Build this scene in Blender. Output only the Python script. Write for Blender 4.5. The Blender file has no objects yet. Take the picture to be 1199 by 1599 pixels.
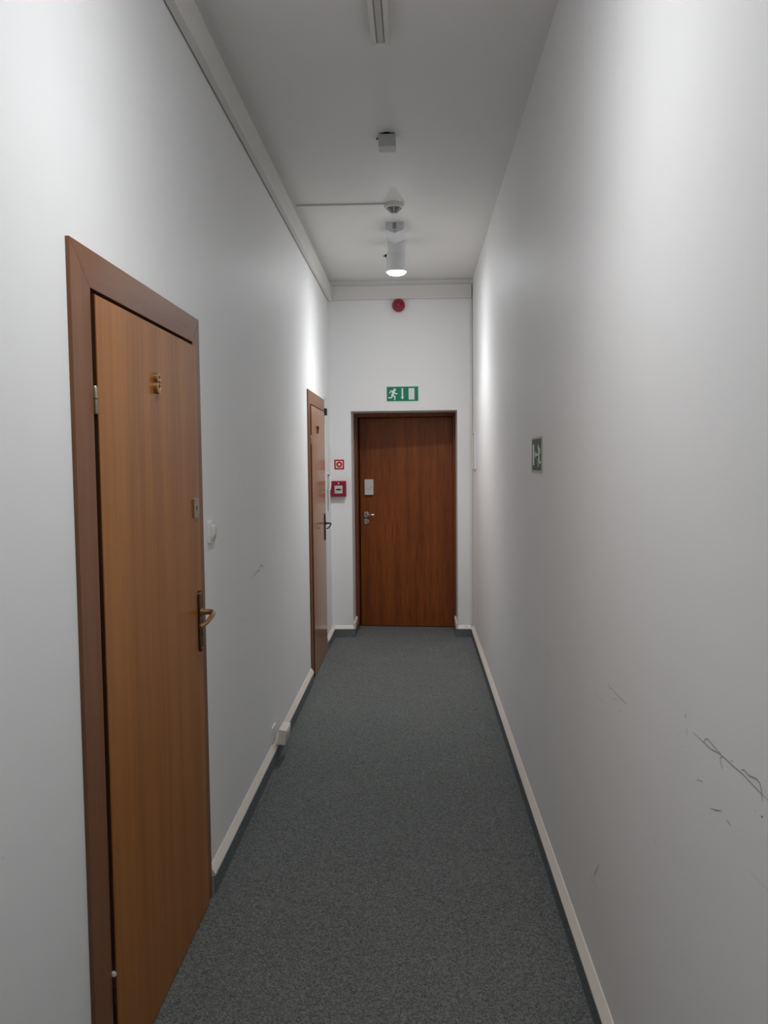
import bpy, bmesh, math, random
from mathutils import Vector, Matrix
random.seed(7)
C = bpy.context.scene.collection
S = bpy.context.scene
PI = math.pi

# ------------------------------------------------------------------ camera
F_PX, PITCH, YAW, ROLL = 1252.75, 0.0617, 0.0405, 0.0101
CAM = Vector((0.779, 0.0, 1.6))
fw = Vector((-math.sin(YAW)*math.cos(PITCH), math.cos(YAW)*math.cos(PITCH), -math.sin(PITCH)))
rt = Vector((math.cos(YAW), math.sin(YAW), 0)); up = rt.cross(fw)
r2 = rt*math.cos(ROLL) - up*math.sin(ROLL); u2 = up*math.cos(ROLL) + rt*math.sin(ROLL)
cd = bpy.data.cameras.new('camera'); cam = bpy.data.objects.new('camera', cd); C.objects.link(cam)
cd.sensor_fit = 'AUTO'; cd.sensor_width = 36.0; cd.lens = 36.0*F_PX/1599.0; cd.clip_start = 0.02
m = Matrix((r2, u2, -fw)).transposed().to_4x4(); m.translation = CAM
cam.matrix_world = m
S.camera = cam

# ------------------------------------------------------------------ light levels, exposure, world
WIDE_W, BEAM_W = 2.5, 25.0          # flood and core beam of each ceiling spotlight
NEAR_GAIN, FAR_GAIN = 0.72, 1.5
LAMP_COL = (0.985, 0.995, 1.0)
S.view_settings.view_transform = 'Standard'; S.view_settings.look = 'None'
S.view_settings.gamma = 1.0; S.view_settings.use_curve_mapping = False
S.view_settings.exposure = 0.75
w = bpy.data.worlds.new('world'); S.world = w; w.use_nodes = True
w.node_tree.nodes['Background'].inputs[0].default_value = (0.9, 0.95, 1, 1)
w.node_tree.nodes['Background'].inputs[1].default_value = 0.0

# ------------------------------------------------------------------ dimensions
W, D, H = 1.294, 7.298, 3.224
Y0 = -3.2

# ------------------------------------------------------------------ materials
def lin(c):
    return tuple(((v/255)/12.92 if v/255 <= .04045 else ((v/255+.055)/1.055)**2.4) for v in c)
def mat(name, col, rough=.5, metal=0.0, spec=.5, coat=0.0, emit=0.0):
    m = bpy.data.materials.new(name); m.use_nodes = True
    b = m.node_tree.nodes['Principled BSDF']
    b.inputs['Base Color'].default_value = (*lin(col), 1)
    b.inputs['Roughness'].default_value = rough; b.inputs['Metallic'].default_value = metal
    b.inputs['Specular IOR Level'].default_value = spec
    b.inputs['Coat Weight'].default_value = coat; b.inputs['Coat Roughness'].default_value = .12
    if emit:
        b.inputs['Emission Color'].default_value = (*lin(col), 1); b.inputs['Emission Strength'].default_value = emit
    return m
def nodes(m):
    nt = m.node_tree; return nt, nt.nodes, nt.links, nt.nodes['Principled BSDF']
def noise(nt, scale, detail=3, vec=None, rough=.5):
    n = nt.nodes.new('ShaderNodeTexNoise'); n.inputs['Scale'].default_value = scale
    n.inputs['Detail'].default_value = detail; n.inputs['Roughness'].default_value = rough
    if vec is not None: nt.links.new(vec, n.inputs['Vector'])
    return n
def ramp(nt, fac, stops):
    r = nt.nodes.new('ShaderNodeValToRGB'); e = r.color_ramp.elements
    while len(e) < len(stops): e.new(.5)
    for el, (p, c) in zip(e, stops): el.position = p; el.color = (*c, 1)
    nt.links.new(fac, r.inputs[0]); return r
def coords(nt, scale=(1, 1, 1)):
    t = nt.nodes.new('ShaderNodeTexCoord'); mp = nt.nodes.new('ShaderNodeMapping')
    mp.inputs['Scale'].default_value = scale
    nt.links.new(t.outputs['Object'], mp.inputs['Vector']); return mp.outputs[0]
def bump(nt, h, b, strength, dist=.002):
    n = nt.nodes.new('ShaderNodeBump'); n.inputs['Strength'].default_value = strength; n.inputs['Distance'].default_value = dist
    nt.links.new(h, n.inputs['Height']); nt.links.new(n.outputs[0], b.inputs['Normal'])

def plaster(name, col, var=.03):
    m = mat(name, col, .55, spec=.35); nt, N, L, b = nodes(m); v = coords(nt)
    n1 = noise(nt, 1.7, 4, v); c = lin(col)
    r = ramp(nt, n1.outputs[0], [(.3, tuple(x*(1-var) for x in c)), (.7, tuple(min(1, x*(1+var)) for x in c))])
    L.new(r.outputs[0], b.inputs['Base Color'])
    n2 = noise(nt, 160, 3, v); bump(nt, n2.outputs[0], b, .12, .001); return m
M_WALL = plaster('wall_paint', (246, 246, 246), .01)
M_CEIL = plaster('ceiling_paint', (245, 244, 241), .01)
M_TRIM = mat('trim_plastic', (229, 226, 221), .4)
M_CREAM = mat('cream_plastic', (238, 230, 220), .4)
M_CORE = mat('grey_plastic_core', (168, 166, 160), .5)

def carpet(name, a, b_, c_):
    m = mat(name, a, .95, spec=.1); nt, N, L, b = nodes(m); v = coords(nt)
    vo = []
    for sc in (360, 170):
        q = nt.nodes.new('ShaderNodeTexVoronoi'); q.inputs['Scale'].default_value = sc; L.new(v, q.inputs['Vector'])
        sp = nt.nodes.new('ShaderNodeSeparateColor'); L.new(q.outputs['Color'], sp.inputs[0]); vo.append(sp.outputs[0])
    ma = nt.nodes.new('ShaderNodeMath'); ma.operation = 'MULTIPLY'; ma.inputs[1].default_value = .62; L.new(vo[0], ma.inputs[0])
    n1 = nt.nodes.new('ShaderNodeMath'); n1.operation = 'MULTIPLY_ADD'; n1.inputs[1].default_value = .38; L.new(vo[1], n1.inputs[0]); L.new(ma.outputs[0], n1.inputs[2])
    n2 = noise(nt, 420, 1, v); n3 = noise(nt, 3.0, 3, v)
    r = ramp(nt, n1.outputs[0], [(.14, lin(b_)), (.5, lin(a)), (.88, lin(c_))])
    mx = N.new('ShaderNodeMixRGB'); mx.blend_type = 'MULTIPLY'; mx.inputs[0].default_value = 1
    r3 = ramp(nt, n3.outputs[0], [(.3, (.95, .955, .96)), (.7, (1.03, 1.025, 1.02))])
    L.new(r.outputs[0], mx.inputs[1]); L.new(r3.outputs[0], mx.inputs[2])
    L.new(mx.outputs[0], b.inputs['Base Color'])
    ad = N.new('ShaderNodeMath'); ad.operation = 'ADD'
    L.new(n1.outputs[0], ad.inputs[0]); L.new(n2.outputs[0], ad.inputs[1])
    bump(nt, ad.outputs[0], b, .35, .002); return m
M_CARPET = carpet('carpet', (110, 113, 111), (78, 81, 80), (139, 142, 139))
M_STRIP = carpet('carpet_edging', (112, 119, 121), (90, 96, 99), (134, 141, 143))

def wood(name, dark, mid, light, axis_scale=(26, 26, .9), rough=.35, coat=.35, fine=1.0):
    m = mat(name, mid, rough, coat=coat); nt, N, L, b = nodes(m); v = coords(nt, axis_scale)
    n1 = noise(nt, 1.0, 6, v, .62)
    r = ramp(nt, n1.outputs[0], [(.28, lin(dark)), (.5, lin(mid)), (.74, lin(light))])
    v2 = coords(nt, (axis_scale[0]*11, axis_scale[1]*11, axis_scale[2]*7) if axis_scale[2] < axis_scale[1] else (axis_scale[0]*11, axis_scale[1]*7, axis_scale[2]*11))
    n2 = noise(nt, 1.0, 2, v2)
    k = .12*fine
    r2_ = ramp(nt, n2.outputs[0], [(.35, (1-k*1.8,)*3), (.6, (1+k*.5,)*3)])
    mx = N.new('ShaderNodeMixRGB'); mx.blend_type = 'MULTIPLY'; mx.inputs[0].default_value = 1
    L.new(r.outputs[0], mx.inputs[1]); L.new(r2_.outputs[0], mx.inputs[2]); L.new(mx.outputs[0], b.inputs['Base Color'])
    bump(nt, n2.outputs[0], b, .06, .001); return m
M_LEAF = wood('door_veneer', (150, 90, 30), (166, 102, 36), (180, 116, 46), (9, 9, .35), .42, .08, .5)
M_LEAF7 = wood('glossy_door_veneer', (140, 86, 40), (156, 98, 48), (168, 110, 58), (9, 9, .35), .34, .45, .5)
M_GAPSHADE = wood('gap_shade_veneer', (66, 38, 18), (84, 50, 26), (98, 60, 32), (40, 40, 1.5), .5, .0)  # dark brown puts the shade of the leaf gap into the colour
M_FRAME_V = wood('frame_wood_upright', (112, 68, 38), (130, 82, 48), (142, 92, 56), (22, 22, .7), .42, .12, .5)
M_FRAME_H = wood('frame_wood_header', (112, 68, 38), (130, 82, 48), (142, 92, 56), (22, .7, 22), .42, .12, .5)
M_REBATE = mat('dark_rebate', (52, 28, 14), .6)
M_OAK = wood('oak_veneer', (112, 54, 14), (142, 72, 20), (160, 86, 28), (15, 15, .7), .42, .06, 1.7)
M_OAKF = wood('oak_frame', (96, 50, 24), (120, 66, 34), (138, 80, 44), (30, 30, .8), .5, .05)
M_BRASS = mat('aged_brass', (176, 142, 98), .36, .75)
M_BRASSD = mat('dark_bronze', (84, 62, 44), .4, .8)
M_STEEL = mat('dull_nickel', (170, 160, 142), .38, .85)
M_CHROME = mat('chrome', (205, 205, 208), .15, 1.0)
M_BLACK = mat('black_void', (14, 12, 11), .6)
M_DARKM = mat('dark_metal', (46, 40, 42), .4, .5)
M_WHITE = mat('white_plastic', (232, 230, 226), .35)
M_WHITE2 = mat('off_white_plastic', (206, 205, 202), .4)
M_GREYP = mat('grey_plastic', (150, 152, 154), .45)
M_BOXG = mat('pale_grey_plastic', (196, 198, 200), .45)
M_LAMPW = mat('lamp_enamel', (226, 226, 228), .35)
M_RED = mat('red_plastic', (150, 26, 46), .35)
M_REDD = mat('dark_red_plastic', (120, 22, 36), .35)
M_REDS = mat('red_print', (186, 30, 40), .45)
M_PINK = mat('pale_pink_print', (250, 226, 222), .5)
M_GREEN = mat('sign_green', (0, 128, 96), .4)
M_GREEND = mat('dark_sign_green', (28, 82, 56), .4)
M_SIGNW = mat('sign_white', (226, 240, 232), .45)
M_SIGNC = mat('sign_cream', (196, 198, 184), .5)
M_LENS = mat('lamp_lens', (251, 253, 255), .4, emit=92.0)
M_SCUFF = mat('scuff_grey', (172, 170, 168), .8)
M_SCUFFF = mat('scuff_faint', (214, 213, 212), .8)
M_SCUFFD = mat('scuff_dark', (96, 92, 90), .8)
M_CHIP = mat('plaster_chip', (250, 248, 244), .8)
M_CORD = mat('grey_cord', (168, 168, 168), .5)

# ------------------------------------------------------------------ helpers
def obj(name, bm, m, parent=None, loc=None, smooth=False):
    me = bpy.data.meshes.new(name)
    bmesh.ops.recalc_face_normals(bm, faces=bm.faces[:])
    if smooth:
        for f in bm.faces: f.smooth = True
        for e in bm.edges:
            if len(e.link_faces) == 2 and e.calc_face_angle(0) > math.radians(38): e.smooth = False
    bm.to_mesh(me); bm.free(); me.materials.append(m)
    o = bpy.data.objects.new(name, me); C.objects.link(o)
    if parent is not None: o.parent = parent
    if loc is not None: o.location = loc
    return o
def tag(o, label, cat, group=None, kind=None):
    o['label'] = label; o['category'] = cat
    if group: o['group'] = group
    if kind: o['kind'] = kind
    return o
def thing(name, loc, label, cat, group=None, kind=None, rot=(0, 0, 0)):
    o = bpy.data.objects.new(name, None); C.objects.link(o); o.empty_display_size = .05
    o.location = loc; o.rotation_euler = rot
    return tag(o, label, cat, group, kind)
def B(): return bmesh.new()
def box(bm, x0, x1, y0, y1, z0, z1, bev=0.0, seg=2):
    t = bmesh.new()
    vs = [t.verts.new((x, y, z)) for z in (z0, z1) for y in (y0, y1) for x in (x0, x1)]
    for f in ((0, 2, 3, 1), (4, 5, 7, 6), (0, 1, 5, 4), (2, 6, 7, 3), (0, 4, 6, 2), (1, 3, 7, 5)): t.faces.new([vs[i] for i in f])
    if bev: bmesh.ops.bevel(t, geom=t.edges[:], offset=bev, segments=seg, profile=.5, affect='EDGES')
    merge(bm, t); return bm
def merge(bm, t, mx=None):
    if mx is not None: bmesh.ops.transform(t, matrix=mx, verts=t.verts[:])
    me = bpy.data.meshes.new('tmp'); t.to_mesh(me); t.free(); bm.from_mesh(me); bpy.data.meshes.remove(me)
AX = {'x': Matrix(((0, 0, 1, 0), (1, 0, 0, 0), (0, 1, 0, 0), (0, 0, 0, 1))),   # local (a,b,h) -> (h,a,b): faces +x
      'nx': Matrix(((0, 0, -1, 0), (-1, 0, 0, 0), (0, 1, 0, 0), (0, 0, 0, 1))),
      'ny': Matrix(((1, 0, 0, 0), (0, 0, -1, 0), (0, 1, 0, 0), (0, 0, 0, 1))),  # faces -y
      'z': Matrix.Identity(4),
      'nz': Matrix(((1, 0, 0, 0), (0, -1, 0, 0), (0, 0, -1, 0), (0, 0, 0, 1)))}
def prism(bm, pts, h0, h1, ax='z', bev=0.0, off=(0, 0, 0)):
    """polygon pts (a,b) extruded from h0 to h1 along the axis"""
    t = bmesh.new(); n = len(pts)
    lo = [t.verts.new((a, b, h0)) for a, b in pts]; hi = [t.verts.new((a, b, h1)) for a, b in pts]
    t.faces.new(lo[::-1]); t.faces.new(hi)
    for i in range(n): t.faces.new((lo[i], lo[(i+1) % n], hi[(i+1) % n], hi[i]))
    if bev: bmesh.ops.bevel(t, geom=[e for e in t.edges if abs(e.verts[0].co.z-h1) < 1e-7 and abs(e.verts[1].co.z-h1) < 1e-7], offset=bev, segments=2, profile=.5, affect='EDGES')
    merge(bm, t, Matrix.Translation(off) @ AX[ax]); return bm
def lathe(bm, prof, seg=32, ax='z', off=(0, 0, 0)):
    """profile [(r,h)...] around the axis"""
    t = bmesh.new(); rings = []
    for r, h in prof:
        if r < 1e-6: rings.append([t.verts.new((0, 0, h))])
        else: rings.append([t.verts.new((r*math.cos(2*PI*i/seg), r*math.sin(2*PI*i/seg), h)) for i in range(seg)])
    for a, b in zip(rings, rings[1:]):
        for i in range(seg):
            j = (i+1) % seg
            if len(a) == 1 and len(b) > 1: t.faces.new((a[0], b[i], b[j]))
            elif len(b) == 1 and len(a) > 1: t.faces.new((a[i], a[j], b[0]))
            elif len(a) > 1: t.faces.new((a[i], a[j], b[j], b[i]))
    for rg in (rings[0], rings[-1]):
        if len(rg) > 1:
            try: t.faces.new(rg)
            except ValueError: pass
    merge(bm, t, Matrix.Translation(off) @ AX[ax]); return bm
def tube(bm, pts, r, seg=10, rads=None):
    t = bmesh.new(); P = [Vector(p) for p in pts]; rings = []; n = len(P)
    ref = Vector((0.13, 0.2, 1)).normalized()
    for i, p in enumerate(P):
        d = (P[min(i+1, n-1)]-P[max(i-1, 0)]).normalized()
        a = d.cross(ref)
        if a.length < .1: a = d.cross(Vector((1, .1, 0)))
        a.normalize(); b = d.cross(a); rr = rads[i] if rads else r
        rings.append([t.verts.new(p + a*rr*math.cos(2*PI*k/seg) + b*rr*math.sin(2*PI*k/seg)) for k in range(seg)])
    for a, b in zip(rings, rings[1:]):
        for i in range(seg): t.faces.new((a[i], a[(i+1) % seg], b[(i+1) % seg], b[i]))
    t.faces.new(rings[0]); t.faces.new(rings[-1])
    merge(bm, t); return bm
def arc(cx, cy, r, a0, a1, n): return [(cx+r*math.cos(math.radians(a0+(a1-a0)*i/n)), cy+r*math.sin(math.radians(a0+(a1-a0)*i/n))) for i in range(n+1)]
def rrect(a0, a1, b0, b1, r, n=5):
    return arc(a1-r, b0+r, r, -90, 0, n)+arc(a1-r, b1-r, r, 0, 90, n)+arc(a0+r, b1-r, r, 90, 180, n)+arc(a0+r, b0+r, r, 180, 270, n)
def smoothline(pts, n=6):
    P = [Vector(p) for p in pts]; out = []
    for i in range(len(P)-1):
        p0, p1, p2, p3 = P[max(i-1, 0)], P[i], P[i+1], P[min(i+2, len(P)-1)]
        for k in range(n):
            t = k/n
            out.append(.5*((2*p1)+(-p0+p2)*t+(2*p0-5*p1+4*p2-p3)*t*t+(-p0+3*p1-3*p2+p3)*t**3))
    return out+[P[-1]]

# ------------------------------------------------------------------ the room
D8 = dict(y0=1.794, y1=2.862, i0=1.902, i1=2.775, zi=2.021, zt=2.112)
D7 = dict(y0=5.762, y1=6.763, i0=5.862, i1=6.69, zi=2.034, zt=2.131)
RX0, RX1, RZ = 0.191, 1.153, 2.066
def structure(name, bm, m, label, cat): return tag(obj(name, bm, m), label, cat, kind='structure')

bm = B(); box(bm, -.25, W+.25, Y0-.2, D+.6, -.12, 0)
structure('floor', bm, M_CARPET, 'dark grey flecked carpet along the whole corridor floor', 'floor')
bm = B(); box(bm, -.25, W+.25, Y0-.2, D+.25, H, H+.12)
structure('ceiling', bm, M_CEIL, 'plain white painted corridor ceiling', 'ceiling')
bm = B()
for a, b in ((Y0-.2, D8['y0']+.03), (D8['y1']-.03, D7['y0']+.03), (D7['y1']-.03, D+.25)): box(bm, -.22, 0, a, b, 0, H)
for d in (D8, D7): box(bm, -.22, 0, d['y0']+.03, d['y1']-.03, d['zt']-.03, H)
wall_l = structure('wall_left', bm, M_WALL, 'white left wall holding two brown doors', 'wall')
bm = B(); box(bm, W, W+.22, Y0-.2, D+.25, 0, H)
wall_r = structure('wall_right', bm, M_WALL, 'blank white right wall with grey scuff marks', 'wall')
bm = B()
box(bm, 0, RX0, D, D+.6, 0, H); box(bm, RX1, W, D, D+.6, 0, H); box(bm, RX0, RX1, D, D+.6, RZ, H)
wall_b = structure('wall_back', bm, M_WALL, 'white end wall above and around the far brown door', 'wall')
bm = B(); box(bm, 0, W, Y0-.2, Y0, 0, H)
structure('wall_front', bm, M_WALL, 'white wall closing the corridor behind the viewer', 'wall')

# skirting: carpet strip in a cream plastic carrier
def skirting(name, a, b, side, label, caps=()):
    r = thing(name, (0, 0, 0), label, 'skirting', kind='structure')
    core = [(0.0005, 0.0), (.0175, 0.0), (.0175, .07), (.0005, .07)]
    strip = [(.0175, .001), (.0215, .001), (.0215, .071), (.0175, .071)]
    cap = [(.0005, .07), (.0175, .07), (.0175, .071), (.0225, .071), (.0225, .078), (.019, .083), (.004, .104), (.0005, .106)]
    def pr(prof):
        bm = B(); t = bmesh.new()
        def P(d, z, s):
            return {'left': (d, s, z), 'right': (W-d, s, z), 'back': (s, D-d, z)}[side]
        lo = [t.verts.new(P(d, z, a)) for d, z in prof]; hi = [t.verts.new(P(d, z, b)) for d, z in prof]
        t.faces.new(lo); t.faces.new(hi[::-1]); n = len(prof)
        for i in range(n): t.faces.new((lo[i], lo[(i+1) % n], hi[(i+1) % n], hi[i]))
        merge(bm, t); return bm
    obj('carrier', pr(core), M_CORE, r); obj('carpet_strip', pr(strip), M_STRIP, r); obj('cap_rail', pr(cap), M_CREAM, r)
    return r
skirting('baseboard_left', Y0, D8['y0']-.004, 'left', 'cream and grey skirting left of the near door')
sk = skirting('baseboard_left.001', D8['y1']+.006, D7['y0']-.006, 'left', 'cream and grey skirting between the two left doors')
bm = B(); box(bm, .009, .014, 5.66, 5.675, .0895, .093); obj('clip_slot', bm, M_DARKM, sk)
skirting('baseboard_left.002', D7['y1']+.006, D-.0005, 'left', 'short cream and grey skirting beyond the far left door')
skirting('baseboard_right', Y0, D-.0005, 'right', 'long cream and grey skirting along the right wall')
s1 = skirting('baseboard_back', .0215, RX0+.003, 'back', 'short cream and grey skirting left of the end door')
bm = B(); box(bm, RX0+.0032, RX0+.021, D-.0225, 7.6, .0715, .132, .003); obj('corner_cap', bm, M_CREAM, s1)
bm = B(); box(bm, RX0+.0032, RX0+.021, D-.0215, 7.6, .001, .071); obj('carpet_strip', bm, M_STRIP, s1)
s2 = skirting('baseboard_back.001', RX1-.003, W-.0215, 'back', 'short cream and grey skirting right of the end door')
bm = B(); box(bm, RX1-.021, RX1-.0032, D-.0225, 7.6, .0715, .132, .003); obj('corner_cap', bm, M_CREAM, s2)
bm = B(); box(bm, RX1-.021, RX1-.0032, D-.0215, 7.6, .001, .071); obj('carpet_strip', bm, M_STRIP, s2)
bm = B(); box(bm, 1.215, 1.24, D-.012, D-.008, .0925, .096); obj('clip_slot', bm, M_DARKM, s2)

# cable trunking under the ceiling
bm = B(); box(bm, .005, .037, Y0, D-.04, 3.046, 3.176, .003); box(bm, 0, .006, Y0, D-.04, 3.06, 3.16)
structure('trim_1', bm, M_TRIM, 'long white cable trunking high on the left wall', 'trunking')
bm = B(); box(bm, 0.003, W-.012, D-.036, D-.002, 3.056, 3.176, .003); box(bm, 0.01, W-.02, D-.004, D, 3.07, 3.16)
structure('trim_2', bm, M_TRIM, 'white cable trunking across the end wall under the ceiling', 'trunking')
bm = B(); box(bm, W-.03, W-.006, D-.012, D, .108, 3.055, .002)
structure('trim_3', bm, M_TRIM, 'thin white vertical trunking in the right rear corner', 'trunking')

# ------------------------------------------------------------------ left doors
def frame_members(root, d, fx=.010):
    y0, y1, i0, i1, zi, zt = (d[k] for k in ('y0', 'y1', 'i0', 'i1', 'zi', 'zt'))
    oy = root.location.y
    j = .0012
    for pts, nm, mt in (([(y0, 0), (i0, 0), (i0, zi), (y0, zt)], 'frame_jamb', M_FRAME_V),
                        ([(i1, 0), (y1, 0), (y1, zt-j), (i1, zi)], 'frame_jamb', M_FRAME_V),
                        ([(y0, zt), (i0, zi), (i1, zi+j), (y1, zt)], 'frame_header', M_FRAME_H)):
        bm = B(); prism(bm, [(a-oy, b) for a, b in pts], -.03, fx, 'x', .0009); obj(nm, bm, mt, root)
    bm = B()   # rebate behind the leaf
    a, b = i0-.02-oy, i1+.02-oy
    box(bm, -.075, -.031, a-.04, a+.032, 0, zi+.03); box(bm, -.075, -.031, b-.032, b+.04, 0, zi+.03); box(bm, -.075, -.031, a+.032, b-.032, zi-.012, zi+.03)
    obj('frame_rebate', bm, M_REBATE, root)
def hinge(root, y, z0, z1, r=.007, m=M_STEEL):
    bm = B(); zm = (z0+z1)/2+.002
    lathe(bm, [(r*.75, z0-.004), (r, z0), (r, zm-.0012)], 14, 'z', (.011, y, 0)); lathe(bm, [(r, zm+.0012), (r, z1), (r*.7, z1+.003)], 14, 'z', (.011, y, 0))
    box(bm, -.004, .010, y-.002, y+.010, z0, z1)
    return obj('hinge', bm, m, root, smooth=True)

# --- near door, number 8
oy = D8['i0']
d8 = thing('door_1', (0, oy, 0), 'near brown wooden door numbered 8 on the left wall', 'door', kind='structure')
frame_members(d8, D8)
LX = .016
ly0, ly1 = D8['i0']+.014-oy, 2.797-oy
bm = B(); box(bm, -.024, LX, ly0, ly1, .006, 2.008, .0018)
leaf = obj('leaf', bm, M_LEAF, d8)
bm = B(); box(bm, -.023, LX-.002, ly0-.0016, ly0+.0004, .007, 2.007); box(bm, -.023, LX-.002, ly0, ly1, 2.0076, 2.0096); obj('gap_shade_band', bm, M_GAPSHADE, leaf)  # dark strips on hinge and top edges paint in the shadowed rebate gap
hinge(d8, D8['i0']+.006-oy, 1.727, 1.787)
lh = hinge(d8, D8['i0']+.006-oy, .255, .318, .0065, M_BRASSD)
bm = B(); lathe(bm, [(.0072, .322), (.0078, .326), (.005, .331), (0, .332)], 14, 'z', (.011, D8['i0']+.006-oy, 0)); obj('hinge_tip', bm, M_WHITE2, lh, smooth=True)
# brass figure 8
def ring(bm, cy, cz, ro_y, ro_z, ri_y, ri_z, h0, h1, seg=28):
    t = bmesh.new(); R_ = []
    for (ry, rz, h) in ((ro_y, ro_z, h0), (ro_y, ro_z, h1-.0015), (ro_y-.0012, ro_z-.0012, h1), (ri_y+.001, ri_z+.001, h1), (ri_y, ri_z, h1-.0015), (ri_y, ri_z, h0)):
        R_.append([t.verts.new((h, cy+ry*math.cos(2*PI*i/seg), cz+rz*math.sin(2*PI*i/seg))) for i in range(seg)])
    for a, b in zip(R_, R_[1:]+R_[:1]):
        for i in range(seg): t.faces.new((a[i], a[(i+1) % seg], b[(i+1) % seg], b[i]))
    merge(bm, t)
bm = B(); cy = 2.347-oy
ring(bm, cy, 1.8535, .0175, .0155, .0075, .006, LX, LX+.012); ring(bm, cy, 1.8265, .0205, .0185, .009, .0075, LX, LX+.012)
obj('door_number', bm, M_BRASS, leaf, smooth=True)
# lock plate
bm = B(); prism(bm, rrect(2.705-oy, 2.766-oy, 1.417, 1.484, .003), LX, LX+.006, 'x', .0015)
lp = obj('lock_plate', bm, M_STEEL, leaf)
bm = B(); kc = (2.736-oy, 1.452)
prism(bm, arc(kc[0], kc[1], .006, 0, 360, 16)[:-1], LX+.006, LX+.0064, 'x'); prism(bm, [(kc[0]-.0025, kc[1]-.013), (kc[0]+.0025, kc[1]-.013), (kc[0]+.003, kc[1]), (kc[0]-.003, kc[1])], LX+.006, LX+.0064, 'x')
for sy, sz in ((2.713, 1.476), (2.758, 1.425)): prism(bm, arc(sy-oy, sz, .0028, 0, 360, 10)[:-1], LX+.006, LX+.0064, 'x')
obj('keyhole', bm, M_BLACK, leaf)
# long plate with lever
def lever_handle(leaf, py0, py1, z0, z1, zp, oy, lx, mplate, mlever, reach, drop, R0=.0095):
    bm = B(); prism(bm, rrect(py0-oy, py1-oy, z0, z1, (py1-py0)/2-.001, 6), lx, lx+.007, 'x', .002)
    obj('handle_plate', bm, mplate, leaf, smooth=True)
    c = (py0+py1)/2-oy
    bm = B(); lathe(bm, [(.014, lx+.007), (.0135, lx+.012), (R0+.001, lx+.014), (R0, lx+.04)], 18, 'x', (0, c, zp))
    pts = smoothline([(lx+.03, c, zp), (lx+.047, c-.004, zp), (lx+.054, c-.022, zp-.004), (lx+.053, c-.055, zp-.012), (lx+.045, c-reach*.8, zp-drop*.8), (lx+.030, c-reach, zp-drop)], 6)
    n = len(pts); tube(bm, pts, R0, 12, [R0*(1-.28*i/(n-1)) for i in range(n)])
    obj('lever', bm, mlever, leaf, smooth=True)
    bm = B(); zk = z0+.068
    prism(bm, rrect(c-.0045, c+.0045, zk-.014, zk+.012, .004), lx+.007, lx+.0076, 'x'); obj('keyhole', bm, M_BLACK, leaf)
    for zz in (z0+.012, z1-.012, zk+.024):
        bm = B(); lathe(bm, [(.0035, lx+.007), (.003, lx+.0085), (0, lx+.009)], 10, 'x', (0, c, zz)); obj('plate_screw', bm, M_STEEL, leaf, smooth=True)
lever_handle(leaf, 2.736, 2.778, .944, 1.160, 1.084, oy, LX, M_BRASSD, M_BRASS, .105, .03)

# --- far left door, number 7
oy = D7['i0']
d7 = thing('door_2', (0, oy, 0), 'brown wooden door numbered 7 at the far end of the left wall', 'door', kind='structure')
frame_members(d7, D7)
bm = B(); box(bm, -.024, LX, .014, 6.708-oy, .006, 2.024, .0018)
leaf7 = obj('leaf', bm, M_LEAF7, d7)
bm = B(); box(bm, -.023, LX-.002, .0124, .0144, .007, 2.023); obj('gap_shade_band', bm, M_GAPSHADE, leaf7)  # hinge-side gap shade painted as a dark strip here too
hinge(d7, .006, 1.742, 1.80); hinge(d7, .006, .255, .315, .0065, M_BRASSD)
bm = B(); a = 6.205-oy; z = 1.828
prism(bm, [(a, z), (a+.016, z), (a+.044, z+.046), (a+.044, z+.058), (a-.006, z+.058), (a-.006, z+.046), (a+.026, z+.046)], LX, LX+.010, 'x', .001)
obj('door_number', bm, M_BRASSD, leaf7)
lever_handle(leaf7, 6.615, 6.652, .958, 1.182, 1.10, oy, LX, M_DARKM, M_DARKM, .12, .035, .0065)

# ------------------------------------------------------------------ end door in its recess
d3 = thing('door_3', (RX1-.022, 7.70, 0), 'dark brown oak end door set back in the far wall', 'door', kind='structure')
ox, oy = d3.location.x, d3.location.y
for x0, x1 in ((RX0, RX0+.032), (RX1-.024, RX1)):
    bm = B(); box(bm, x0-ox+.0005, x1-ox-.0005, 7.62-oy, 7.86-oy, .0, RZ-.036, .003); obj('frame_jamb', bm, M_OAKF, d3)
bm = B(); box(bm, RX0-ox+.0005, RX1-ox-.0005, 7.62-oy, 7.86-oy, RZ-.036, RZ-.0005, .003); obj('frame_header', bm, M_OAKF, d3)
LA = 5.2      # the leaf stands slightly off the frame plane
LW = RX1-.026-(RX0+.0345)
bm = B(); box(bm, -LW, -.002, 0, .045, .006, RZ-.04, .002)
leaf3 = obj('leaf', bm, M_OAK, d3); leaf3.rotation_euler = (0, 0, -math.radians(LA))
def lx3(x): return -(ox-x)/math.cos(math.radians(LA))
# alarm contact box on the leaf
bm = B(); x0, x1 = lx3(.28), lx3(.366); box(bm, x0, x1, -.028, 0, 1.288, 1.438, .004)
ab = obj('contact_box', bm, M_WHITE, leaf3); ab['label'] = 'white plastic box on the door leaf'
bm = B(); box(bm, x0+.063, x0+.071, -.0295, -.0275, 1.362, 1.370); obj('sensor_eye', bm, M_BLACK, leaf3)
bm = B(); prism(bm, [(x0+.008, 1.352), (x0+.078, 1.340), (x0+.078, 1.337), (x0+.008, 1.349)], .0278, .0284, 'ny'); obj('box_seam', bm, M_GREYP, leaf3)
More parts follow.
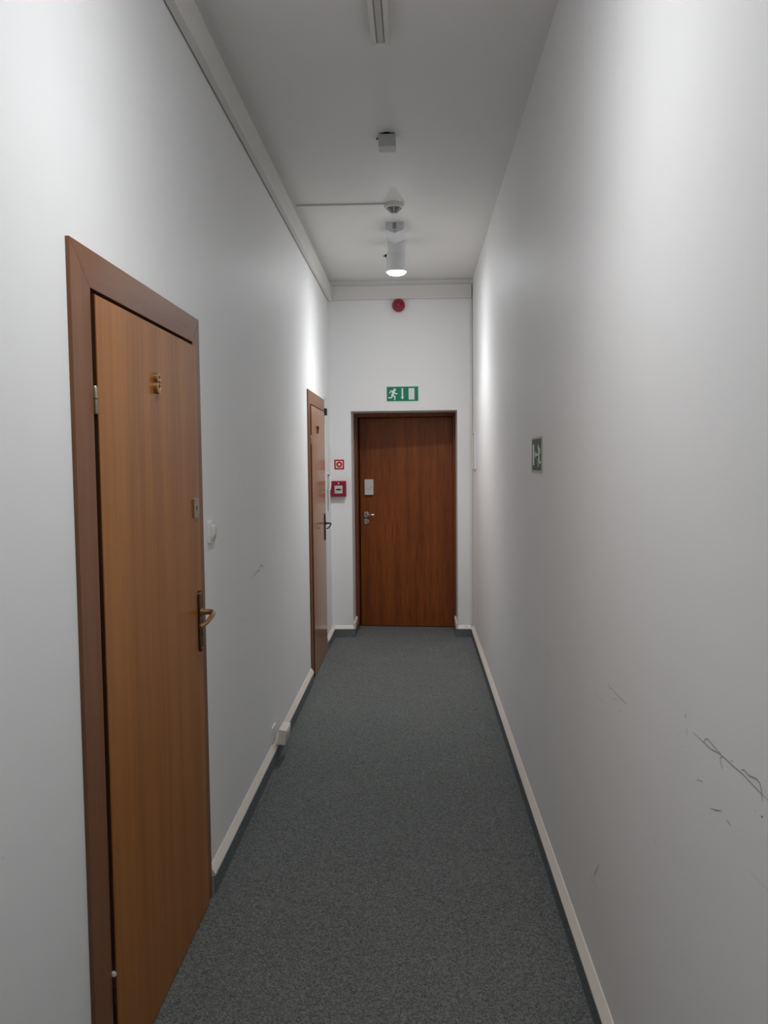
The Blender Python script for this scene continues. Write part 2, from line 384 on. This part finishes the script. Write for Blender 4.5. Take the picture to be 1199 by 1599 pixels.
# chrome roses with lever
for nm, zc in (('handle_rose', 1.098), ('lock_rose', 1.030)):
    bm = B(); lathe(bm, [(.031, 0), (.031, .006), (.028, .010), (.012, .011), (0, .011)], 26, 'ny', (lx3(.292), 0, zc)); r_ = obj(nm, bm, M_CHROME, leaf3, smooth=True)
bm = B(); c = lx3(.292)
lathe(bm, [(.011, .01), (.010, .045)], 16, 'ny', (c, 0, 1.098))
tube(bm, smoothline([(c, -.04, 1.098), (c+.012, -.05, 1.098), (c+.035, -.05, 1.093), (c+.055, -.05, 1.098), (c+.082, -.047, 1.094)], 5), .0075, 12)
obj('lever', bm, M_CHROME, leaf3, smooth=True)
bm = B(); lathe(bm, [(.012, .011), (.011, .016), (0, .017)], 18, 'ny', (c, 0, 1.030)); obj('cylinder_lock', bm, M_GREYP, leaf3, smooth=True)
bm = B(); box(bm, c-.004, c+.004, -.0115, -.0105, 1.09, 1.104); obj('keyhole', bm, M_BLACK, leaf3)
bm = B(); box(bm, RX0+.001-ox, RX1-.001-ox, 7.90-oy-.02, 7.90-oy, 0, RZ); obj('backing', bm, M_REBATE, d3)

# ------------------------------------------------------------------ signs
LAYER = [0]
def lift():
    LAYER[0] += 1; return .00006*(LAYER[0] % 16)
def seg(bm, p, q, w0, w1, h, T, ax):
    p, q = Vector(p), Vector(q); d = (q-p).normalized(); n = Vector((-d.y, d.x))
    pts = [p+n*w0/2, p-n*w0/2, q-n*w1/2, q+n*w1/2]
    prism(bm, [T(v) for v in pts][::-1], h-.0003, h+.0004+lift(), ax)
def disc(bm, c, r, h, T, ax, n=16): prism(bm, [T(Vector((c[0]+r*math.cos(2*PI*i/n), c[1]+r*math.sin(2*PI*i/n)))) for i in range(n)], h-.0003, h+.0004+lift(), ax)
def running_man(bm, T, h, ax):
    """unit space: 0..1 wide x 0..1.25 high, running right"""
    disc(bm, (.70, 1.10), .145, h, T, ax)
    def limb(pts, ws):
        for i in range(len(pts)-1): seg(bm, pts[i], pts[i+1], ws[i], ws[i+1], h, T, ax)
        for p, w_ in zip(pts, ws): disc(bm, p, w_/2, h, T, ax, 12)
    limb([(.56, .90), (.44, .48)], [.30, .25])
    limb([(.50, .97), (.26, .97), (.14, .74)], [.13, .12, .11])
    limb([(.66, .86), (.74, .66), (.97, .66)], [.13, .12, .11])
    limb([(.46, .48), (.72, .34), (.70, .02)], [.18, .15, .13])
    limb([(.42, .46), (.34, .22), (.02, .22)], [.17, .14, .13])
def exit_sign(T, ax, bm):
    """sign units: width 2, height 1; man, down arrow, doorway left to right"""
    running_man(bm, lambda v: T((.12+v.x*.60, .14+v.y*.62)), .003, ax)

# end wall exit sign
es = thing('exit_sign', (.661, D, 2.146), 'green exit sign with runner, down arrow and doorway above the end door', 'sign')
bm = B(); box(bm, -.147, .147, -.003, 0, 0, .140, .0008); obj('panel', bm, M_SIGNW, es)
bm = B(); box(bm, -.1415, .1415, -.0036, -.0028, .0055, .1345); obj('green_field', bm, M_GREEN, es)
T = lambda v: (-.147+v[0]*.147, v[1]*.140)
bm = B()
running_man(bm, lambda v: T((.14+v.x*.55, .13+v.y*.585)), .0036, 'ny')
h = .0036
prism(bm, [T((.945, .30)), T((1.045, .30)), T((1.045, .86)), T((.945, .86))], h, h+.0006, 'ny')
prism(bm, [T((.885, .31)), T((.995, .14)), T((1.105, .31))], h, h+.0006, 'ny')
prism(bm, [T((1.375, .13)), T((1.735, .13)), T((1.735, .86)), T((1.375, .86))], h, h+.0006, 'ny')
obj('pictogram', bm, M_SIGNW, es)

# right wall evacuation sign: a = towards the viewer
ev = thing('evacuation_sign', (W, 3.445, 1.549), 'dark green escape sign with runner and left arrow on the right wall', 'sign')
bm = B(); box(bm, -.003, 0, -.146, .146, 0, .152, .0008); obj('panel', bm, M_SIGNC, ev)
bm = B(); box(bm, -.0036, -.0028, -.130, .122, .011, .144); obj('green_field', bm, M_GREEND, ev)
T = lambda v: (-.146+v[0]*.292, v[1]*.152)       # local a grows towards -y: 'nx' maps a -> -y
bm = B(); h = .0036
prism(bm, [T((.16, .22)), T((.30, .22)), T((.30, .80)), T((.16, .80))], h, h+.0006, 'nx')
prism(bm, [T((.42, .47)), T((.60, .47)), T((.60, .55)), T((.42, .55))], h, h+.0006, 'nx')
prism(bm, [T((.34, .51)), T((.43, .40)), T((.43, .62))], h, h+.0006, 'nx')
running_man(bm, lambda v: T((.91-v.x*.31, .19+v.y*.48)), h, 'nx')
obj('pictogram', bm, M_SIGNW, ev)

# red fire point sign and call point
fs = thing('fire_alarm_sign', (.0795, D, 1.541), 'small red square sign with ring symbol above the call point', 'sign')
bm = B(); box(bm, -.0445, .0445, -.0025, 0, 0, .089, .0006); obj('panel', bm, M_REDS, fs)
bm = B(); box(bm, -.031, .031, -.0031, -.0024, .0135, .0755); obj('pale_field', bm, M_PINK, fs)
def annulus(bm, cx, cz, ro, ri, h0, h1, seg=28):
    t = bmesh.new(); R_ = []
    for r, hh in ((ro, h0), (ro, h1), (ri, h1), (ri, h0)):
        R_.append([t.verts.new((cx+r*math.cos(2*PI*i/seg), cz+r*math.sin(2*PI*i/seg), hh)) for i in range(seg)])
    for a, b in zip(R_, R_[1:]+R_[:1]):
        for i in range(seg): t.faces.new((a[i], a[(i+1) % seg], b[(i+1) % seg], b[i]))
    merge(bm, t, AX['ny'])
bm = B(); annulus(bm, 0, .0445, .027, .0115, .003, .0037); obj('ring_symbol', bm, M_REDS, fs)
cp = thing('fire_call_point', (.075, D, 1.294), 'dark red square manual fire call point left of the end door', 'call point')
bm = B(); box(bm, -.068, .068, -.048, 0, 0, .142, .006, 3); obj('housing', bm, M_RED, cp)
bm = B(); box(bm, -.036, .036, -.051, -.047, .028, .100, .003); cf = obj('break_panel', bm, M_WHITE2, cp); cf['label'] = 'pale square push panel'
bm = B(); prism(bm, [(-.032, .064), (-.012, .072), (.012, .072), (.032, .064), (.012, .057), (-.012, .057)], .0508, .0516, 'ny'); obj('arrow_mark', bm, M_BLACK, cf)
bm = B(); box(bm, -.030, -.014, -.0517, -.0507, .040, .044); obj('print_mark', bm, M_GREYP, cf)
bm = B(); lathe(bm, [(.007, .048), (.006, .0495), (0, .05)], 14, 'ny', (0, 0, .121)); obj('indicator', bm, M_PINK, cp, smooth=True)

# siren
sr = thing('fire_siren', (.633, D, 2.998), 'round red fire alarm siren on the end wall under the trunking', 'siren')
bm = B(); lathe(bm, [(.050, 0), (.050, .024), (.047, .028)], 36, 'ny'); obj('base', bm, M_REDD, sr, smooth=True)
bm = B(); lathe(bm, [(.056, .026), (.058, .032), (.057, .046), (.050, .058), (.044, .060), (.041, .056), (.034, .056), (.030, .060), (.018, .064), (.015, .060), (.008, .060), (.007, .065), (0, .066)], 40, 'ny'); obj('horn', bm, M_RED, sr, smooth=True)

# ------------------------------------------------------------------ switch and socket on the left wall
sw = thing('light_switch', (0, 2.985, 1.303), 'white wall light switch beside the near left door', 'switch')
bm = B(); prism(bm, rrect(-.036, .036, 0, .084, .006), 0.0003, .011, 'x', .003); obj('base', bm, M_WHITE, sw, smooth=True)
bm = B(); t = bmesh.new()
prof = [(.010, .014), (.015, .014), (.021, .03), (.0225, .05), (.020, .068), (.010, .070)]
lo = [t.verts.new((a, -.025, b)) for a, b in prof]; hi = [t.verts.new((a, .025, b)) for a, b in prof]
t.faces.new(lo); t.faces.new(hi[::-1])
for i in range(len(prof)): t.faces.new((lo[i], lo[(i+1) % 6], hi[(i+1) % 6], hi[i]))
bmesh.ops.bevel(t, geom=t.edges[:], offset=.0015, segments=2, profile=.5, affect='EDGES'); merge(bm, t); obj('rocker', bm, M_WHITE, sw, smooth=True)

so = thing('socket_box', (.024, 4.27, .092), 'cream power socket box sitting on the left skirting', 'socket', rot=(0, math.radians(8), 0))
bm = B(); box(bm, -.004, .040, -.07, .07, 0, .082, .003); obj('housing', bm, M_CREAM, so)
bm = B(); box(bm, .040, .0445, -.055, .055, .010, .072, .002); sf = obj('front_plate', bm, M_WHITE2, so)
for c_ in (-.027, .027):
    bm = B(); lathe(bm, [(.019, .0445), (.019, .0462), (.016, .0462), (.015, .0446)], 22, 'x', (0, c_, .041)); obj('outlet_ring', bm, M_WHITE2, sf, smooth=True)
for c_ in (-.027, .027):
    for q in (-.008, .008):
        bm = B(); lathe(bm, [(.0028, .0446), (0, .045)], 10, 'x', (0, c_+q, .041)); obj('outlet_hole', bm, M_BLACK, sf)
pl = tag(obj('wall_plate', prism(B(), rrect(-.05, .05, 0, .085, .008), .0003, .006, 'x', .002), M_WALL, None, (0, 4.215, .108)), 'flat white painted-over plate on the wall behind the socket box', 'plate')
for a, b in ((-.032, .052), (-.014, .070)):
    bm = B(); lathe(bm, [(.0045, .006), (0, .0066)], 10, 'x', (0, a, b)); obj('screw_hole', bm, M_BLACK, pl)

# ------------------------------------------------------------------ intercom at the far left corner
ic = thing('intercom_handset', (0, 6.99, 1.355), 'white intercom handset on the left wall beside door 7', 'intercom')
bm = B(); prism(bm, rrect(-.024, .024, 0, .15, .008), .0003, .008, 'x', .002); obj('wall_base', bm, M_WHITE2, ic, smooth=True)
bm = B(); tube(bm, smoothline([(.012, 0, .128), (.022, 0, .124), (.027, 0, .10), (.027, 0, .05), (.022, 0, .012), (.010, 0, .006)], 5), .0105, 10); obj('handset', bm, M_WHITE, ic, smooth=True)
bm = B(); box(bm, .008, .026, -.022, -.012, .136, .144, .001); obj('cradle', bm, M_DARKM, ic)
bm = B(); pts = [(.008+.004*math.cos(t_*2.2), .004*math.sin(t_*2.2), -.002-.17*t_/50) for t_ in range(51)]
tube(bm, pts, .0025, 6); obj('coiled_cord', bm, M_CORD, ic, smooth=True)
bm = B(); box(bm, 0.0003, .012, 7.20, 7.222, 1.55, 1.745, .001)
tag(obj('cable_duct', bm, M_WHITE), 'thin white cable duct on the left wall above the intercom', 'duct')
cc = thing('door_contact', (0, 6.845, 2.005), 'small dark box with wires on the wall above door 7 latch side', 'sensor')
bm = B(); box(bm, .0003, .024, -.028, .028, 0, .058, .002); obj('housing', bm, M_DARKM, cc)
bm = B(); tube(bm, [(.004, .02, .056), (.004, .028, .10), (.004, .024, .16)], .002, 6); obj('wire', bm, M_CORD, cc); bm = B(); tube(bm, [(.004, -.02, .002), (.004, -.02, -.05), (.004, -.014, -.08)], .002, 6); obj('wire', bm, M_CORD, cc)
# panel on the right wall near the corner
pn = thing('wall_panel', (W, 7.10, 1.545), 'flat white access panel at the far end of the right wall', 'panel')
bm = B(); box(bm, -.007, -.0003, -.13, .13, 0, .30, .002); obj('door_plate', bm, M_TRIM, pn)
bm = B()
for a0, a1, b0, b1 in ((-.14, -.128, -.01, .31), (.128, .14, -.01, .31), (-.128, .128, -.01, .002), (-.128, .128, .298, .31)): box(bm, -.012, -.0003, a0, a1, b0, b1, .001)
obj('rim', bm, M_TRIM, pn)

# ------------------------------------------------------------------ ceiling fittings
jb = thing('junction_box', (.647, 4.10, H), 'small grey square box on the middle of the ceiling', 'box')
bm = B(); box(bm, -.043, .043, -.041, .045, -.066, -.006, .004); obj('housing', bm, M_BOXG, jb)
bm = B(); box(bm, -.036, .036, -.03, .038, -.006, -.0003); box(bm, -.015, .012, -.046, -.03, -.004, -.0003); obj('mounting_plate', bm, M_DARKM, jb)
bm = B(); lathe(bm, [(.005, -.053), (.005, -.043)], 10, 'nx', (0, 0, -.022)); bmesh.ops.translate(bm, verts=bm.verts[:], vec=(-.096, -.02, 0)); obj('gland', bm, M_DARKM, jb)

sd = thing('smoke_detector', (.652, 5.165, H), 'round white smoke detector with dark slots on the ceiling', 'detector')
bm = B(); lathe(bm, [(.064, .0003), (.064, .010), (.060, .022), (.052, .026)], 40, 'nz'); obj('base', bm, M_WHITE, sd, smooth=True)
bm = B(); lathe(bm, [(.052, .020), (.049, .026), (.014, .060), (.008, .0635), (0, .064)], 40, 'nz'); obj('chamber', bm, M_WHITE, sd, smooth=True)
for k in range(5):                                     # dark slots around the cone
    h0 = .0285+k*.0062; h1 = h0+.0040
    rr = lambda h: .049-(h-.026)/(.034)*.035
    bm = B()
    for q in range(6):
        t = bmesh.new(); A = [math.radians(60*q+4+52*i/8-90) for i in range(9)]
        f0 = [t.verts.new(((rr(h0)+.0006)*math.cos(a_), (rr(h0)+.0006)*math.sin(a_), h0)) for a_ in A]
        f1 = [t.verts.new(((rr(h1)+.0006)*math.cos(a_), (rr(h1)+.0006)*math.sin(a_), h1)) for a_ in A]
        for i in range(8): t.faces.new((f0[i], f0[i+1], f1[i+1], f1[i]))
        merge(bm, t, AX['nz'])
    o_ = obj('slot_ring', bm, M_BLACK, sd); o_['kind'] = 'stuff'
bm = B(); box(bm, .037, .590, 5.135, 5.147, H-.010, H-.0003, .001)
tag(obj('ceiling_conduit', bm, M_TRIM), 'thin white conduit across the ceiling to the smoke detector', 'conduit')

bt = thing('batten_light', (.657, 2.60, H), 'narrow white unlit batten fixture at the top of the ceiling', 'light fixture')
bm = B(); prism(bm, [(-.036, 0), (.036, 0), (.036, .040), (.030, .044), (.017, .044), (.015, .034), (-.015, .034), (-.017, .044), (-.030, .044), (-.036, .040)], -.55, .55, 'z')
bmesh.ops.transform(bm, matrix=Matrix(((1, 0, 0, 0), (0, 0, 1, 0), (0, -1, 0, 0), (0, 0, 0, 1))), verts=bm.verts[:]); obj('housing', bm, M_WHITE, bt)
bm = B(); prism(bm, [(-.0145, .0342), (.0145, .0342), (.011, .040), (-.011, .040)], -.54, .54, 'z')
bmesh.ops.transform(bm, matrix=Matrix(((1, 0, 0, 0), (0, 0, 1, 0), (0, -1, 0, 0), (0, 0, 0, 1))), verts=bm.verts[:]); obj('diffuser', bm, M_WHITE2, bt)

def spotlight(y, label, gain):
    """surface mounted can with its gear box; lens at 0.224 m below the ceiling"""
    r = thing('ceiling_spotlight', (.645, y, H), label, 'lamp', 'ceiling spotlights')
    bm = B(); prism(bm, [(-.061, -.0003), (-.063, -.050), (0, -.074), (.063, -.050), (.061, -.0003)], .24, .49, 'ny'); obj('gear_box', bm, M_LAMPW, r)
    bm = B(); box(bm, -.012, .012, -.4915, -.4895, -.045, -.004); lathe(bm, [(.005, .49), (.004, .494), (0, .495)], 10, 'ny', (0, 0, -.058)); obj('latch', bm, M_GREYP, r)
    bm = B(); lathe(bm, [(.060, .0003), (.066, .004), (.068, .100), (.074, .104), (.076, .218), (.074, .222), (.0715, .222), (.070, .200), (.05, .198)], 44, 'nz'); obj('can', bm, M_LAMPW, r, smooth=True)
    bm = B(); lathe(bm, [(.012, .070), (.012, .080), (.008, .084)], 12, 'nx', (0, 0, -.100)); box(bm, -.096, -.076, -.006, .003, -.106, -.099); obj('tilt_knob', bm, M_DARKM, r)
    bm = B(); lathe(bm, [(.0695, .208), (.069, .222), (.060, .232), (.040, .239), (.02, .242), (0, .243)], 40, 'nz'); obj('lens', bm, M_LENS, r, smooth=True)
    for nm, e, ang, bl, rad in (('flood', WIDE_W*gain, 138, .35, .04), ('beam', BEAM_W*gain, 118, 1.0, .025)):
        ld = bpy.data.lights.new(nm, 'SPOT'); ld.energy = e; ld.spot_size = math.radians(ang); ld.spot_blend = bl; ld.shadow_soft_size = rad; ld.color = LAMP_COL
        lo_ = bpy.data.objects.new(nm, ld); C.objects.link(lo_); lo_.parent = r; lo_.location = (0, 0, -.252)
    return r
spotlight(6.03, 'white can spotlight glowing on the ceiling near the end wall', FAR_GAIN)
spotlight(1.70, 'white can spotlight overhead near the viewer, above the photo edge', NEAR_GAIN)

# ------------------------------------------------------------------ scuffs and pen marks on the walls
def ribbon(bm, pts, w_, side, taper=True):
    n = len(pts); P = [Vector(p) for p in pts]; L_, R_ = [], []
    for i, p in enumerate(P):
        d = (P[min(i+1, n-1)]-P[max(i-1, 0)]); d = d.normalized() if d.length else Vector((1, 0)); q = Vector((-d.y, d.x))
        ww = w_/2*(.35 if taper and i in (0, n-1) else 1)
        for lst, s in ((L_, 1), (R_, -1)):
            v = p+q*ww*s; lst.append(bm.verts.new((W-.0004 if side == 'r' else .0004, v.x, v.y)))
    for i in range(n-1): bm.faces.new((L_[i], L_[i+1], R_[i+1], R_[i]))
MARKS_R = [
 ('SCUFF', 0.0028, [(1.498, 1.089), (1.439, 1.09), (1.402, 1.091), (1.369, 1.097), (1.344, 1.098), (1.311, 1.098), (1.269, 1.1), (1.221, 1.098), (1.177, 1.097)]),
 ('SCUFF', 0.0028, [(1.439, 1.089), (1.436, 1.096), (1.424, 1.103), (1.411, 1.102), (1.384, 1.1), (1.358, 1.099)]),
 ('SCUFF', 0.0028, [(1.349, 1.098), (1.363, 1.091), (1.363, 1.086), (1.355, 1.08), (1.348, 1.076)]),
 ('SCUFF', 0.003, [(1.275, 1.104), (1.263, 1.109), (1.245, 1.107), (1.215, 1.113), (1.204, 1.111), (1.199, 1.101), (1.197, 1.096)]),
 ('SCUFF', 0.005, [(1.198, 1.098), (1.196, 1.087)]),
 ('SCUFF', 0.003, [(1.319, 1.103), (1.305, 1.106)]),
 ('SCUFFD', 0.005, [(1.536, 1.113), (1.541, 1.102)]),
 ('SCUFF', 0.004, [(1.472, 1.009), (1.443, 1.017)]),
 ('SCUFF', 0.003, [(1.403, 0.985), (1.374, 0.994), (1.354, 1.002)]),
 ('SCUFF', 0.005, [(1.331, 0.997), (1.314, 0.995)]),
 ('SCUFFF', 0.004, [(1.32, 0.998), (1.313, 0.997)]),
 ('SCUFFD', 0.008, [(1.198, 1.063), (1.193, 1.064)]),
 ('SCUFFF', 0.006, [(1.221, 1.063), (1.218, 1.06)]),
 ('SCUFFF', 0.004, [(1.707, 1.012), (1.691, 1.012)]),
 ('SCUFFF', 0.004, [(1.771, 0.964), (1.761, 0.962)]),
 ('SCUFFF', 0.004, [(1.589, 1.053), (1.58, 1.054)]),
 ('SCUFFF', 0.004, [(1.56, 1.04), (1.551, 1.041)]),
 ('SCUFFF', 0.008, [(1.528, 1.086), (1.534, 1.071)]),
 ('CHIP', 0.003, [(1.755, 1.091), (1.744, 1.086), (1.714, 1.09)]),
 ('CHIP', 0.003, [(1.744, 1.086), (1.745, 1.081)]),
 ('CHIP', 0.004, [(1.685, 1.075), (1.678, 1.076)]),
 ('SCUFFF', 0.004, [(1.623, 0.958), (1.598, 0.955)]),
 ('SCUFF', 0.005, [(4.112, 0.637), (4.102, 0.617)]),
 ('SCUFF', 0.005, [(3.198, 0.842), (3.079, 0.833)]),
 ('SCUFF', 0.006, [(2.162, 0.995), (2.129, 0.991)]),
 ('SCUFFF', 0.005, [(2.129, 0.993), (2.02, 0.995), (1.961, 1.0)]),
 ('SCUFFF', 0.006, [(2.109, 0.972), (2.057, 0.981)]),
 ('SCUFFF', 0.004, [(2.044, 0.959), (2.007, 0.966)]),
 ('SCUFFF', 0.004, [(2.535, 0.871), (2.531, 0.86)]),
 ('SCUFFF', 0.003, [(2.33, 0.921), (2.192, 0.933)]),
 ('SCUFFF', 0.003, [(2.4, 1.044), (2.34, 1.038)]),
 ('SCUFFF', 0.016, [(2.253, 0.446), (2.315, 0.38), (2.276, 0.36)]),
 ('SCUFFF', 0.012, [(2.355, 0.37), (2.327, 0.343)]),
 ('SCUFF', 0.004, [(2.262, 0.437), (2.246, 0.409)]),
 ('SCUFFF', 0.003, [(1.754, 0.764), (1.709, 0.767)]),
 ('SCUFFF', 0.003, [(1.238, 0.958), (1.171, 0.963)]),
 ('SCUFFF', 0.003, [(1.609, 0.594), (1.578, 0.598)]),
 ('SCUFFF', 0.003, [(1.822, 0.735), (1.753, 0.731)]),
 ('SCUFFF', 0.002, [(1.431, 0.764), (1.382, 0.77)]),
 ('SCUFFF', 0.004, [(6.07, 0.705), (5.905, 0.696)]),
 ('SCUFFF', 0.004, [(6.003, 1.115), (5.948, 1.11)]),
]
MARKS_L = [
 ('SCUFF', 0.006, [(3.735, 1.065), (3.9, 1.075), (3.937, 1.089), (3.979, 1.092), (4.046, 1.066)]),
 ('SCUFFD', 0.012, [(3.891, 1.079), (3.91, 1.071)]),
 ('SCUFFF', 0.012, [(3.503, 1.556), (3.518, 1.537)]),
 ('SCUFFF', 0.012, [(4.232, 1.567), (4.248, 1.552)]),
 ('SCUFFF', 0.012, [(5.087, 0.71), (5.102, 0.692)]),
 ('SCUFFF', 0.01, [(3.96, 0.754), (3.986, 0.743)]),
 ('SCUFFF', 0.004, [(3.374, 0.905), (3.597, 0.896)]),
 ('SCUFFF', 0.004, [(4.431, 1.004), (4.598, 0.995)]),
 ('SCUFFF', 0.004, [(3.691, 0.246), (3.691, 0.198)]),
 ('SCUFFF', 0.004, [(4.748, 0.701), (4.825, 0.705)]),
 ('SCUFFF', 0.004, [(1.425, 0.869), (1.434, 0.867)]),
]

MM = {'SCUFF': M_SCUFF, 'SCUFFF': M_SCUFFF, 'SCUFFD': M_SCUFFD, 'CHIP': M_CHIP}
for marks, side, parent in ((MARKS_R, 'r', wall_r), (MARKS_L, 'l', wall_l)):
    for mname, w_, pts in marks:
        bm = B(); ribbon(bm, pts, w_*.8, side)
        obj('plaster_chip' if mname == 'CHIP' else 'scuff_mark', bm, MM[mname], parent)
